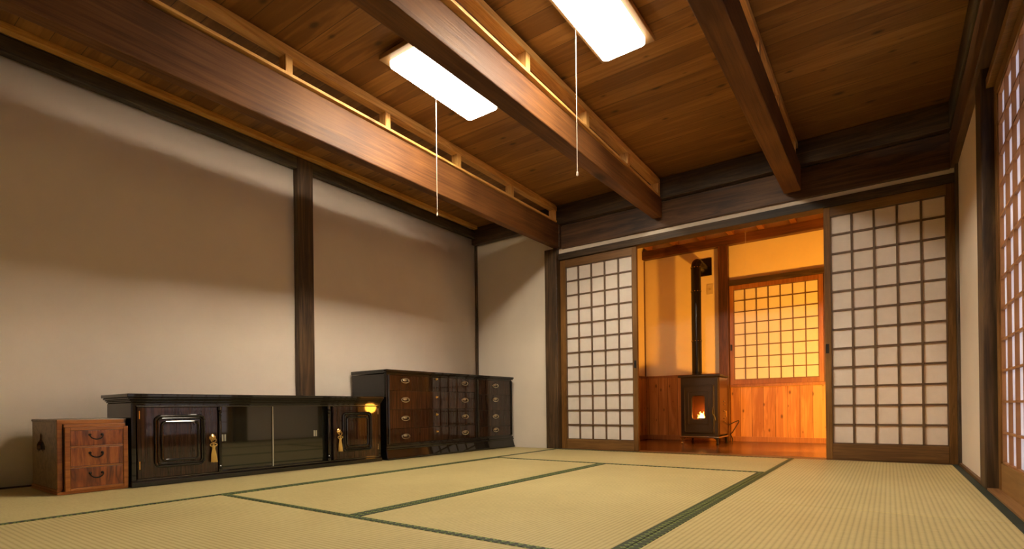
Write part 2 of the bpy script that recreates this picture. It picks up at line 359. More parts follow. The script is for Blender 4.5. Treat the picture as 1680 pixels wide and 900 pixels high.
# ------------------------------------------------------------------ tatami
def tatami(x0, x1, y0, y1, along, label, borders=(1, 1), plainb=None, wall=False):
    cx, cy = (x0+x1)/2, (y0+y1)/2; L, w = ((y1-y0), (x1-x0)) if along == 'Y' else ((x1-x0), (y1-y0))
    t = thing('tatami_mat', label, 'tatami mat', (cx, cy, -.05), PI/2 if along == 'Y' else 0, 'tatami mats of the floor')
    g = .0012; hw = .029
    if wall:   # the edge along the left wall follows the wall
        yy = sorted([y0+g, y1-g]+[v for v in ys if y0 < v < y1]); ed = [(v-cy, -(lean(v)+.013-cx)) for v in yy]
        MB().extrude([(L/2-g, -w/2+g), (-L/2+g, -w/2+g)][::-1]+ed[::-1], lambda a, b, d: (a, b, d), 0, .05).build('rush_surface', rush_m, t)
        borders = (1, 0)
    else: MB().box(-L/2+.002, L/2-.002, -w/2+g, w/2-g, 0, .05).build('rush_surface', rush_m, t, bevel=.003)
    for sgn, on in ((-1, borders[0]), (1, borders[1])):
        if on:
            a, b = sorted((sgn*(w/2-g), sgn*(w/2-hw)))
            MB().box(-L/2+g, L/2-g, a, b, .030, .0516).build('border_cloth', heri_plain if plainb == sgn else heri_m, t, bevel=.001)
T1, T2, T3, S1, S2, S3, TB = .92, 1.757, 2.668, -2.815, -.96, -1.86, -.075
XW = 3.515
# along Y: local +y is world -X
tatami(.0, T1, S3, -.058, 'Y', 'tatami mat under and in front of the black chest of drawers')
tatami(-.3, T1, -3.72, S3, 'Y', 'tatami mat under the wide black sideboard and small red chest', wall=True)
tatami(-.3, T1, -5.6, -3.72, 'Y', 'tatami mat in the near left corner of the room', wall=True)
tatami(T1, T3, S2, TB, 'X', 'tatami mat lying crosswise in front of the stove room opening')
tatami(T1, T2, S1, S2, 'Y', 'middle tatami mat beside the furniture row, left of the centre border')
tatami(T2, T3, S1, S2, 'Y', 'middle tatami mat right of the centre border, at the middle of the room')
tatami(T3, XW, S3, TB, 'Y', 'tatami mat in front of the right shoji door, with plain border at the wall', plainb=-1)
tatami(T3, XW, -3.72, S3, 'Y', 'near right tatami mat beside the bright side shoji', plainb=-1)
tatami(T1, T3, -3.72, S1, 'X', 'tatami mat at the bottom left of the view, lying crosswise')
tatami(T1, T3, -4.65, -3.72, 'X', 'crosswise tatami mat under the viewer')
tatami(T1, T3, -5.6, -4.65, 'X', 'crosswise tatami mat along the front wall')
tatami(T3, XW, -5.6, -3.72, 'Y', 'tatami mat in the near right corner', plainb=-1)
# sills and lintels (setting)
struct(MB().box(.86, XR, TB+.002, .10, -.05, -.002).build('trim_1', framewoodX))
struct(MB().box(.90, XR, -.022, .085, 1.604, 1.658).build('trim_2', darkX, bevel=.003), 'dark door lintel above the shoji doors')
struct(MB().box(XW+.002, XR+.1, -2.95, -1.02, -.05, .006).build('trim_3', wood('sill_wood', (.22,.10,.035), (.36,.19,.07), (.45,.26,.11), 'Y', rough=.4)))
struct(MB().box(XR-.002, XR+.08, -2.92, -1.102, 1.603, 1.640).build('trim_4', framewoodX, bevel=.003))
# ------------------------------------------------------------------ beams and posts
def beam(name, corners, mat, label, cat='beam', bevel=.006, group=None):
    mb = MB(); mb.hexa(corners); o = mb.build(name, mat, bevel=bevel); return tag(o, label, cat, group)
YN = -5.69
def tb(xl0, xr0, zb0, zt0, xl1, xr1, zb1, zt1, y0, y1):
    return [(xl0,y0,zb0),(xr0,y0,zb0),(xr1,y1,zb1),(xl1,y1,zb1),(xl0,y0,zt0),(xr0,y0,zt0),(xr1,y1,zt1),(xl1,y1,zt1)]
beam('ceiling_beam', tb(.872,.94,1.625,1.886, .885,.945,1.70,1.898, YN,-.062), beamY, 'deep old brown beam nearest the left wall, lit by the left lamp')
beam('ceiling_beam', tb(1.66,1.823,1.725,1.90, 1.765,1.835,1.758,1.90, YN,-.062), beamY, 'old brown beam between the two ceiling lamps')
beam('ceiling_beam', tb(2.652,2.753,1.73,1.893, 2.652,2.753,1.73,1.893, YN,-.062), beamY, 'reddish brown beam to the right of the right ceiling lamp')
beam('wall_beam', [(0,YN,1.935),(.045,YN,1.935),(.045,-.06,1.945),(0,-.06,1.945),(0,YN,2.02),(.045,YN,2.02),(.045,-.06,2.02),(0,-.06,2.02)], darkY, 'dark beam along the top of the left plaster wall')
beam('wall_beam', tb(.05,.095,2.018,2.049, .05,.095,2.018,2.049, YN,-.10), paleY, 'pale batten running above the dark beam of the left wall', 'batten', .002)
beam('wall_beam', [(.95,-.035,1.692),(XR-.03,-.035,1.684),(XR-.03,.012,1.684),(.95,.012,1.692),(.95,-.035,1.886),(XR-.03,-.035,1.886),(XR-.03,.012,1.886),(.95,.012,1.886)], brownX, 'wide brown beam across the back wall, above the white plaster strip')
beam('wall_beam', [(.0,-.075,1.892),(XR-.03,-.075,1.892),(XR-.03,-.012,1.892),(.0,-.012,1.892),(.0,-.075,2.048),(XR-.03,-.075,2.048),(XR-.03,-.012,2.048),(.0,-.012,2.048)], darkX, 'dark upper beam across the back wall, just under the ceiling')
o = beam('wall_beam', [(.88,-.06,1.70),(.95,-.06,1.70),(.95,.0,1.70),(.88,.0,1.70),(.88,-.06,1.90),(.95,-.06,1.90),(.95,.0,1.90),(.88,.0,1.90)], brownX, 'short dark beam end above the corner post at the left shoji door')
beam('wall_beam', tb(3.497,3.62,1.688,1.872, 3.497,3.62,1.688,1.872, YN,-.0), brownYm, 'wide dark beam along the top of the right wall')
beam('wall_beam', tb(3.492,3.62,1.904,2.048, 3.492,3.62,1.904,2.048, YN,-.0), darkY, 'dark upper beam along the right wall, touching the ceiling')
struct(MB().box(3.519, 3.56, YN, 0, 1.87, 1.906).build('beam_gap_shade', rubber_gap_shade))  # black strip, painted shade in the gap between the two right beams
def post(x0, x1, y0, y1, z0, z1, label, m=None): return tag(MB().box(x0, x1, y0, y1, z0, z1).build('wooden_post', m or darkZ, bevel=.004), label, 'post')
post(.0, .05, -1.915, -1.80, -.0, 2.018, 'dark brown post standing in the middle of the left plaster wall')
post(-.02, .014, -.03, -.001, -.0, 1.944, 'thin dark post in the far left corner of the room')
post(.795, .915, -.055, .075, -.05, 1.70, 'dark post between the back plaster wall and the left shoji door')
post(3.517, 3.545, -.07, .05, -.05, 1.69, 'thin dark post in the far right corner beside the right shoji door')
post(3.512, 3.60, -1.10, -.955, -.05, 1.69, 'dark post between the right plaster wall and the bright side shoji')
post(3.512, 3.60, -3.05, -2.93, -.05, 1.69, 'dark post at the near end of the side shoji')
# pale infill frames over the two left beams and the right one
def infill(x0, x1, zbeam, label, near=0.0, ys=None):
    t = thing('infill_frame', label, 'wooden frame', ((x0+x1)/2, -2.9, zbeam), 0)
    cx = (x0+x1)/2; hw = (x1-x0)/2
    def g(y): return near*(-y)/3.0
    def bar(z0, z1, nm):
        y0, y1 = YN, -.095
        MB().hexa([(-hw+g(y0), y0+2.9, z0-zbeam), (hw+g(y0), y0+2.9, z0-zbeam), (hw+g(y1), y1+2.9, z0-zbeam), (-hw+g(y1), y1+2.9, z0-zbeam),
                   (-hw+g(y0), y0+2.9, z1-zbeam), (hw+g(y0), y0+2.9, z1-zbeam), (hw+g(y1), y1+2.9, z1-zbeam), (-hw+g(y1), y1+2.9, z1-zbeam)]).build(nm, paleY, t, bevel=.0015)
    bar(zbeam, zbeam+.014, 'sill_strip'); bar(1.994, 2.0295, 'top_rail')
    for y in ys:
        MB().box(-hw+g(y), hw+g(y)-.001, y-.018+2.9, y+.018+2.9, .014, 1.994-zbeam).build('strut', paleZ, t, bevel=.0015)
    # ceiling packing strip between the top rail and the boards
    MB().box(-hw+.012, hw-.012, YN+2.9, -.095+2.9, 2.0295-zbeam, 2.0495-zbeam).build('packing_strip', paleY, t)
    return t
infill(.898, .95, 1.90, 'pale wooden frame of short struts above the left deep beam', 0.005, [-5.53, -4.93, -4.33, -3.73, -3.13, -2.53, -1.935, -1.335, -.74, -.125])
infill(1.775, 1.835, 1.902, 'pale wooden frame of short struts above the beam between the lamps', .03, [-5.5, -4.9, -4.3, -3.68, -3.08, -2.48, -1.885, -1.275, -.69, -.115])
infill(2.655, 2.742, 1.895, 'pale wooden frame above the right beam, seen as a thin strip', .0, [-5.5, -4.9, -4.3, -3.7, -3.1, -2.5, -1.9, -1.32, -.8, -.2])

# ------------------------------------------------------------------ shoji doors
def shoji(name, label, w, h, lat, ncol, nrow, loc, rotz, pull=None, mat=(framewood, framewoodX), pm=paper_m, depth=.03, mw=.011, prot=.011, st=.04, lm=None):
    """local: x 0..w, z 0..h, front face at y=0 looking to -y. lat = (x0, x1, z0, z1)"""
    t = sgroup(name, loc, rotz, label); x0, x1, z0, z1 = lat
    MB().box(0, x0, 0, depth, 0, h).build('stile', mat[0], t, bevel=.002)
    MB().box(x1, w, 0, depth, 0, h).build('stile', mat[0], t, bevel=.002)
    MB().box(x0, x1, 0.001, depth, 0, z0).build('bottom_rail', mat[1], t, bevel=.002)
    MB().box(x0, x1, 0.001, depth, z1, h).build('top_rail', mat[1], t, bevel=.002)
    mb = MB(); y0, y1 = .006, .006+prot
    for i in range(1, ncol):
        x = x0+(x1-x0)*i/ncol; mb.box(x-mw/2, x+mw/2, y0, y1, z0, z1)
    for i in range(1, nrow):
        z = z0+(z1-z0)*i/nrow; mb.box(x0, x1, y0+.0008, y1, z-mw/2, z+mw/2)
    mb.box(x0, x0+.006, y0, y1, z0, z1); mb.box(x1-.006, x1, y0, y1, z0, z1); mb.box(x0, x1, y0, y1, z0, z0+.006); mb.box(x0, x1, y0, y1, z1-.006, z1)
    mb.build('lattice', lm or lattice_m, t)
    MB().box(x0, x1, y1, y1+.0015, z0, z1).build('paper', pm, t)
    if pull:
        a, b = pull
        mb = MB(); mb.ring(rrect(a, b, .009, .030, .003, 2), rrect(a, b, .006, .027, .002, 2), lambda p, q, d: (p, d, q), -.0015, .002)
        mb.box(a-.007, a+.007, -.0006, .001, b-.028, b+.028); mb.build('finger_pull', iron, t)
    return t
shoji('door_1', 'left shoji sliding door beside the corner post, left of the stove room opening', .687, 1.602, (.050, .650, .080, 1.540), 5, 12, (.917, .0, .0), 0, (.668, .68))
shoji('door_2', 'right shoji sliding door, right of the stove room opening', .648, 1.604, (.036, .610, .100, 1.546), 5, 12, (2.870, -.012, -.001), 0, (.014, .705))
# side shoji on the right wall, facing -X : local x -> world -Y
for i, (nm, lb) in enumerate((('door_3', 'bright shoji door at the right edge, next to the dark post'), ('door_4', 'second bright shoji door on the right wall, nearer the viewer'))):
    shoji(nm, lb, .91, 1.595, (.05, .86, .105, 1.545), 6, 12, (XR+.022+.034*i, -1.102-.90*i, .006), -PI/2, None, pm=paper_w, mw=.008, prot=.012, lm=side_lat)

# ------------------------------------------------------------------ ceiling lamps
def ceiling_lamp(x0, x1, y0, y1, label, cordxy):
    cx, cy = (x0+x1)/2, (y0+y1)/2; t = thing('ceiling_lamp', label, 'ceiling lamp', (cx, cy, 2.05), 0, 'long ceiling lamps')
    hx, hy = (x1-x0)/2, (y1-y0)/2; zd = -.066
    MB().box(-hx+.02, hx-.02, -hy+.03, hy-.03, -.034, -.0005).build('housing', cream_plastic, t)
    MB().box(-hx-.027, hx+.027, -hy-.034, hy+.034, -.040, -.018).build('frame', lampwood, t, bevel=.003)
    mb = MB(); out = rrect(0, 0, hx, hy, .022)
    inn = rrect(0, 0, hx-.004, hy-.004, .02)
    n = len(out); mb.add([(a, b, -.0402) for a, b in out]+[(a, b, zd+.004) for a, b in out]+[(a, b, zd) for a, b in inn],
        [tuple(range(n))]+[tuple(range(3*n-1, 2*n-1, -1))]+[(i, (i+1) % n, n+(i+1) % n, n+i) for i in range(n)]+[(n+i, n+(i+1) % n, 2*n+(i+1) % n, 2*n+i) for i in range(n)])
    n = len(out); full = mb; mb = MB(); mb.add(full.v, [f for f in full.f if len(f) == 4]); mb.build('diffuser_rim', rim_m, t, smooth=True)
    mb = MB(); mb.add([(a, b, zd) for a, b in inn], [tuple(range(n-1, -1, -1))]); mb.add([(a, b, zd+.0005) for a, b in inn], [tuple(range(n))]); mb.build('diffuser', diffuser, t)
    px, py, zb = cordxy; c = MB().tube([(px-cx, py-cy, -.04), (px-cx, py-cy, zb-2.05+.02)], .0017, 6).build('pull_cord', cordm, t)
    MB().lathe([(.001, .02), (.0035, .017), (.005, .004), (.003, 0)], (px-cx, py-cy, zb-2.05), n=10).build('cord_knob', cordm, c, smooth=True)
ceiling_lamp(1.268, 1.478, -2.212, -1.612, 'lit long ceiling lamp between the left and middle beams', (1.250, -1.865, 1.375))
ceiling_lamp(2.113, 2.323, -2.212, -1.622, 'lit long ceiling lamp right of the middle beam, cut by the top of the view', (2.095, -1.87, 1.365))

# ------------------------------------------------------------------ wide black sideboard
SBR = math.atan2(1.449, .04)
t = thing('sideboard', 'wide low black lacquered sideboard with glass middle and gold tassels', 'sideboard', (.36, -2.97, .002), SBR)
L = 1.434; D = .33
mb = MB(); mb.box(0, .02, .004, D, .03, .39); mb.box(L-.02, L, .004, D, .03, .39); mb.box(0, L, .06, D, .03, .045); mb.box(0, L, D-.01, D, .03, .39)
mb.box(.018, L-.018, .004, D, .378, .392); mb.box(.383, .397, .03, D, .03, .39); mb.box(L-.395, L-.381, .03, D, .03, .39); mb.build('carcass', black_lac, t, bevel=.002)
mb = MB(); mb.box(-.004, L+.004, -.006, D, 0, .024); mb.box(0, L, -.002, D, .024, .030); mb.build('plinth', black_lac, t, bevel=.004)
mb = MB()  # stepped and flared top moulding
for (o, z0, z1) in ((-.002, .386, .394), (.004, .394, .402), (.010, .402, .409), (.017, .409, .418)): mb.box(-o, L+o*.2, -o-.004, D+.004, z0, z1)
mb.box(-.024, L+.004, -.030, D+.006, .418, .434); mb.build('top', black_lac, t, bevel=.003)
mb = MB(); mb.box(.02, L-.02, -.003, .006, .372, .379); mb.box(.02, L-.02, -.004, .006, .031, .036); mb.build('edge_bead', plain('bead_lacquer', (.03,.027,.02), .1, coat=1), t, bevel=.002)
def sb_door(x0, x1, px, hx):
    d = MB().box(x0, x1, -.001, .018, .037, .371).build('door', ebony, t, bevel=.003)
    cz = .208; fn = lambda a, b, q: (a, q, b)
    mb = MB()
    mb.tube([(a, -.004, b) for a, b in rrect(px, cz, .108, .120, .022, 5)], .0065, 8, closed=True)
    mb.tube([(a, -.006, b) for a, b in rrect(px, cz, .097, .109, .017, 5)], .0045, 8, closed=True)
    mb.tube([(a, -.004, b) for a, b in rrect(px, cz, .080, .092, .016, 5)], .006, 8, closed=True)
    mb.build('panel_moulding', black_lac, d, smooth=True)
    MB().extrude(rrect(px, cz, .078, .090, .014, 5), fn, -.004, .0).build('raised_panel', ebony, d)
    for z in (.335, .10):
        MB().cyl((hx, -.003, z-.019), (hx, -.003, z+.019), .0028, n=8).build('hinge', brass, d, smooth=True)
    return d
d1 = sb_door(.022, .378, .203, .030); d2 = sb_door(1.064, 1.412, 1.241, 1.406)
def ring_pull(d, x, z, label):
    mb = MB(); mb.lathe([(.0165, 0), (.0165, .002), (.013, .005), (.006, .007), (.0055, .010), (.001, .013)], (x, -.001, z), (0, -1, 0), 20)
    mb.tube([(x+.0125*math.sin(a), -.011-.003*(1-math.cos(a)), z-.012+.0125*math.cos(a)) for a in [2*PI*k/20 for k in range(20)]], .0022, 8, closed=True)
    mb.build('ring_pull', brass, d, smooth=True)
    R = Matrix.Rotation(SBR, 4, 'Z'); p = Vector((.36, -2.97, .002)) + R @ Vector((x, -.0135, z-.026))
    k = thing('tassel', label, 'tassel', p, SBR, 'gold tassels on the sideboard')
    mb = MB()
    mb.tube([(0, 0, .002), (.0, -.001, -.008)], .0022, 6)
    for s in (-1, 1):
        mb.tube([(s*(.0085+.0085*math.cos(a)), -.001, -.011+.006*math.sin(a)) for a in [2*PI*j/14 for j in range(14)]], .0024, 6, closed=True)
    mb.build('cord_bow', gold_thread, k, smooth=True)
    MB().lathe([(.002, 0), (.007, -.002), (.0085, -.008), (.0075, -.015), (.006, -.018)], (0, -.001, -.014), n=14, sy=.7).build('knot_head', gold_thread, k, smooth=True)
    rnd = random.Random(int(x*1000)); mb = MB()
    for j in range(46):
        a = rnd.uniform(0, 2*PI); r = math.sqrt(rnd.random()); u, w = r*math.cos(a), r*math.sin(a)*.55
        top = (u*.006, -.001+w*.005, -.030); mid = (u*.012, -.001+w*.008, -.058); end = (u*.0165+.002, -.001+w*.010, -.098+rnd.uniform(-.003, .003))
        mb.tube([top, mid, end], [.0013, .0016, .0013], 5)
    mb.build('fringe', gold_thread, k, smooth=True)
ring_pull(d1, .352, .214, 'gold ring tassel hanging on the left door of the black sideboard')
ring_pull(d2, 1.104, .214, 'gold ring tassel hanging on the right door of the black sideboard')
def column(x):
    prof = [(.011, .036), (.011, .052), (.007, .056), (.010, .064), (.006, .070), (.009, .078), (.0085, .10), (.010, .20), (.0085, .29), (.0065, .318), (.010, .326), (.006, .332), (.0105, .342), (.007, .350), (.011, .354), (.011, .372)]
    MB().lathe(prof, (x, .004, 0), n=14).build('turned_column', black_lac, t, smooth=True)
for x in (.391, 1.035): column(x)
MB().box(.380, .403, .014, .028, .036, .372).build('pilaster', black_lac, t); MB().box(1.022, 1.062, .014, .028, .036, .372).build('pilaster', black_lac, t)
for nm, x0, x1, y, fx in (('glass_door', .400, .695, .034, .424), ('glass_door', .690, 1.026, .030, .958)):
    g = MB().box(x0, x1, y, y+.003, .036, .376).build(nm, glass_dark, t)
    mb = MB(); mb.box(fx-.011, fx-.002, y-.0015, y, .190, .226); mb.box(fx+.002, fx+.011, y-.0015, y, .190, .226); mb.build('finger_grip', chrome_edge, g)
MB().box(.688, .694, .0285, .0300, .036, .376).build('glass_edge_strip', chrome_edge, t)
MB().box(.397, 1.022, .0, .05, .030, .0365).build('glass_track', black_lac, t)

# ------------------------------------------------------------------ black chest of drawers
t = thing('chest_of_drawers', 'tall black lacquered chest of drawers with oval brass handles', 'chest of drawers', (.40, -1.494, .002), math.radians(88.4))
L = 1.427; D = .375
mb = MB(); mb.box(.004, L-.004, .008, D, .10, .595)
mb.box(.004, .034, -.004, .02, .10, .592); mb.box(.932, .978, -.004, .02, .10, .592); mb.box(L-.020, L-.004, -.004, .02, .10, .592)
mb.box(.004, L-.004, -.004, .02, .586, .600); mb.box(.004, L-.004, -.004, .02, .096, .107); mb.build('carcass', black_lac, t, bevel=.003)
mb = MB(); mb.box(-.006, L+.006, -.014, D, .598, .606); mb.box(-.006, L+.010, -.020, D, .606, .622); mb.build('top', black_lac, t, bevel=.003)
mb = MB(); mb.box(-.003, L+.003, -.010, D, .078, .098)
mb.hexa([(-.006, -.022, 0), (L+.014, -.022, 0), (L+.014, D, 0), (-.006, D, 0), (-.004, -.008, .07), (L+.004, -.008, .07), (L+.004, D, .07), (-.004, D, .07)])
mb.box(-.007, L+.007, -.015, D, .068, .079); mb.box(-.006, L+.012, -.026, D, 0, .014); mb.build('plinth', black_lac, t, bevel=.003)
for xx in (.019, .955, L-.010): MB().cyl((xx, -.006, .108), (xx, -.006, .586), .0055, n=8).build('corner_bead', black_lac, t, smooth=True)
def oval_handle(par, x, z, swing=0):
    mb = MB()
    mb.tube([(x+.036*math.cos(a), -.006, z+.0155*math.sin(a)) for a in [2*PI*k/28 for k in range(28)]], .0029, 8, closed=True)
    mb.lathe([(.019, 0), (.019, .002), (.012, .006), (.004, .010)], (x, .0, z+.004), (0, -1, 0), 20, sx=1, sy=.45)
    mb.lathe([(.009, .002), (.007, .006), (.003, .009), (.0005, .010)], (x, .0, z+.003), (0, -1, 0), 16, sx=1.2, sy=.7)
    for s in (-1, 1): mb.lathe([(.004, 0), (.004, .006), (.002, .009)], (x+s*.033, 0, z+.003), (0, -1, 0), 10)
    mb.build('handle', pewter, par, smooth=True)
zl = [.109, .2125, .346, .478, .586]; zh = [.155, .283, .414, .549]
for i in range(4):
    d = MB().box(.036, .930, -.001, .02, zl[i]+.0012, zl[i+1]-.0012).build('drawer', ebony, t, bevel=.0015)
    for x in (.174, .800): oval_handle(d, x, zh[i])
    MB().lathe([(.009, 0), (.009, .003), (.004, .005), (.008, .010), (.006, .014), (.001, .016)], (.484, -.001, zh[i]+.022), (0, -1, 0), 16).build('knob', brass, d, smooth=True)
zr = [.109, .193, .328, .461, .586]; zh2 = [.160, .276, .420, .540]
for i in range(4):
    d = MB().box(.980, L-.022, -.001, .02, zr[i]+.0012, zr[i+1]-.0012).build('drawer', ebony, t, bevel=.0015)
    oval_handle(d, 1.192, zh2[i])

# ------------------------------------------------------------------ small reddish chest
t = thing('small_chest', 'small reddish brown wooden chest with three drawers at the left edge', 'chest', (.318, -3.226, .002), math.radians(89.3))
W_, D_, H_ = .250, .392, .318
fy = lambda a, b, d: (d, a, b)
# left side panel with its bell shaped cut-out
def cut(cx, cz, s):
    half = [(0, 1.30), (.10, 1.05), (.14, .62), (.42, .38), (.62, .05), (.60, -.32), (.50, -.62), (.28, -.40), (0, -.28)]
    sx_, sz_ = .112*s, .047*s
    pts = [(cx+x*sx_, cz+z*sz_) for x, z in half]+[(cx-x*sx_, cz+z*sz_) for x, z in half[-2:0:-1]]
    return pts
inner = cut(.252, .198, 1.0)
hx, hz, ox, oz = (D_-.004)/2, .147, D_/2, .167
def outline_pair(inner, ox, oz, hx, hz, cx, cz):
    """insert points into the cut-out so that each corner of the panel has a partner"""
    ev = [(math.atan2(b-cz, a-cx), (a, b), None) for a, b in inner]
    for sx in (-1, 1):
        for sz in (-1, 1):
            X, Z = ox+sx*hx, oz+sz*hz; an = math.atan2(Z-cz, X-cx); dx, dz = math.cos(an), math.sin(an); best = None
            for i in range(len(inner)):
                (x1, z1), (x2, z2) = inner[i], inner[(i+1) % len(inner)]; ex, ez = x2-x1, z2-z1; den = dx*ez-dz*ex
                if abs(den) < 1e-12: continue
                tt = ((x1-cx)*ez-(z1-cz)*ex)/den; uu = ((x1-cx)*dz-(z1-cz)*dx)/den
                if tt > 0 and -1e-6 <= uu <= 1+1e-6 and (best is None or tt < best): best = tt
            ev.append((an, (cx+dx*best, cz+dz*best), (X, Z)))
    ev.sort(key=lambda e: e[0]); inn, out = [], []
    for an, p, c in ev:
        if c is None:
            dx, dz = math.cos(an), math.sin(an)
            k = min(((ox+hx-cx)/dx if dx > 0 else (ox-hx-cx)/dx) if abs(dx) > 1e-9 else 9, ((oz+hz-cz)/dz if dz > 0 else (oz-hz-cz)/dz) if abs(dz) > 1e-9 else 9)
            c = (cx+dx*k, cz+dz*k)
        inn.append(p); out.append(c)
    return out, inn
outer, inner2 = outline_pair(inner, ox, oz, hx, hz, .252, .185)
mb = MB(); mb.ring(outer, inner2, fy, 0, .014); mb.build('side_panel', casewd, t)
MB().box(.0142, .018, .12, .38, .08, .30).build('cutout_shade', iron, t)  # black sheet, painted shade for the hollow behind the cut-out
MB().box(W_-.018, W_-.004, .002, D_-.002, .018, .314).build('side_panel', casewd, t)
MB().box(.014, W_-.018, D_-.012, D_-.002, .018, .31).build('back_panel', casewd, t)
mb = MB(); mb.box(-.004, W_-.002, -.004, D_, .310, .322); mb.build('top', casewd, t, bevel=.004)
mb = MB(); mb.box(-.003, .015, -.006, .004, .020, .310); mb.box(-.003, W_-.012, -.006, .004, .300, .318); mb.box(.018, W_-.008, -.012, .0, .286, .300); mb.build('front_edge', redlt, t, bevel=.002)
mb = MB(); mb.box(-.006, W_+.002, -.016, D_, 0, .012); mb.box(-.004, .012, -.004, D_, .012, .022); mb.build('plinth', redlt, t, bevel=.002)
mb = MB(); mb.box(.019, .037, -.024, -.002, .012, .286); mb.box(W_-.020, W_-.002, -.024, -.002, .012, .286); mb.box(.037, W_-.020, -.024, -.002, .012, .024); mb.box(.037, W_-.020, -.024, -.002, .272, .286)
mb.box(.037, W_-.020, -.022, -.002, .110, .117); mb.box(.037, W_-.020, -.022, -.002, .197, .204); mb.build('drawer_frame', redlt, t, bevel=.0015)
mb = MB(); mb.box(.016, W_-.02, .0, .010, .02, .30); mb.build('inner_panel', iron, t)
for (z0, z1) in ((.025, .109), (.118, .196), (.205, .271)):
    d = MB().box(.038, W_-.021, -.0215, -.004, z0, z1).build('drawer', reddk, t, bevel=.001)
    xc, zc = .128, z0+(z1-z0)*.62
    mb = MB(); pts = []
    for k in range(15):
        a = PI+PI*k/14; pts.append((xc+.024*math.cos(a)*(1.0), -.030-.004*math.sin(PI*k/14), zc+.006+.020*math.sin(a)))
    pts = [(xc-.019, -.030, zc+.008)]+pts+[(xc+.019, -.030, zc+.008)]
    mb.tube(pts, [.0016]+[.0022+.0006*math.sin(PI*k/14) for k in range(15)]+[.0016], 8)
    for s in (-1, 1): mb.lathe([(.0055, 0), (.0055, .002), (.003, .004), (.003, .010), (.0005, .012)], (xc+s*.022, -.0215, zc+.006), (0, -1, 0), 12)
    mb.build('handle', iron, d, smooth=True)

# ------------------------------------------------------------------ stove room
FZ = -.012; BY = 1.70
struct(MB().box(.9, 4.0, .10, 1.9, -.12, FZ).build('floor.001', rfloor_m), 'dark polished board floor of the stove room')
mb = MB(); mb.box(.9, 3.9, BY, BY+.1, -.1, 2.2); struct(mb.build('wall_back.002', plaster2_m), 'orange lit plaster wall of the stove room')
struct(MB().box(.92, 1.008, .085, BY, -.1, 2.2).build('wall_left.001', plaster2_m))
struct(MB().box(3.62, 3.7, .0, BY+.1, -.1, 2.2).build('wall_right.003', plaster2_m))
struct(MB().box(1.0, 3.65, .072, .10, 1.655, 2.15).build('wall_front.001', plaster2_m))
struct(MB().box(.9, 3.9, .02, 1.9, 2.115, 2.15).build('ceiling.001', wains_m))
struct(MB().box(1.0085, 1.80, BY-.012, BY, FZ+.03, .655).build('trim_5', wains_m), 'vertical board wainscot behind the stove')
struct(MB().box(1.902, 3.62, BY-.012, BY, FZ+.03, .528).build('trim_6', wains_m), 'vertical board wainscot below the stove room window')
struct(MB().box(1.008, 1.020, .10, BY-.012, FZ+.03, .655).build('trim_7', wainsY_m))
mb = MB(); mb.box(1.008, 1.80, BY-.020, BY, .655, .678); mb.box(1.008, 1.028, .10, BY-.02, .655, .678); struct(mb.build('trim_8', winwood, bevel=.002))
mb = MB(); mb.box(1.02, 1.80, BY-.020, BY, FZ, FZ+.05); mb.box(1.902, 3.6, BY-.020, BY, FZ, FZ+.05); mb.box(1.008, 1.028, .10, BY-.02, FZ, FZ+.05); struct(mb.build('baseboard_back', winwood, bevel=.002))
struct(MB().box(1.902, 3.62, BY-.035, BY, .530, .556).build('trim_9', winwood, bevel=.002))
struct(MB().box(1.902, 3.62, BY-.045, BY, 1.548, 1.600).build('trim_10', darkX, bevel=.002), 'dark rail above the stove room window')
redbeam = wood('reddish_beam_x', (.035,.012,.005), (.10,.035,.012), (.18,.07,.025), 'X', rough=.5, freq=9)
redpost = wood('reddish_post_z', (.035,.012,.005), (.09,.032,.012), (.16,.06,.022), 'Z', rough=.5, freq=12)
tag(MB().box(1.008, 3.62, BY-.07, BY, 1.955, 2.045).build('wall_beam', redbeam, bevel=.004), 'dark red beam on the stove room back wall under the joists', 'beam')
tag(MB().box(1.806, 1.900, BY-.06, BY, FZ, 1.975).build('wooden_post', redpost, bevel=.004), 'dark red post between the stove pipe and the stove room window', 'post')
tag(MB().box(1.002, 1.014, BY-.02, BY, .68, 1.95).build('wooden_post', redpost), 'thin dark corner strip in the stove room left corner', 'post')
for i, (x, pl) in enumerate(((1.1, 'at the left corner'), (1.382, 'above and left of the stove pipe'), (1.66, 'above the stove pipe'), (1.938, 'just right of the red post'), (2.217, 'above the left half of the window'), (2.494, 'above the right half of the window'), (2.77, 'by the edge of the right shoji door'))):
    tag(MB().box(x-.026, x+.026, .105, BY-.045, 2.046, 2.113).build('ceiling_joist', winwood, bevel=.002), 'small square orange joist in the stove room, '+pl, 'joist', 'stove room joists')
# stove room window
WX0 = 1.905
shoji('window_1', 'square shoji window lit orange behind the stove', .815, .990, (.038, .778, .046, .946), 7, 8, (WX0, BY-.030, .557), 0, (.014, .37), mat=(winwood, winwood), pm=paper_m, mw=.009, prot=.008)
struct(MB().box(2.722, 2.775, BY-.04, BY, .556, 1.548).build('trim_11', redpost))
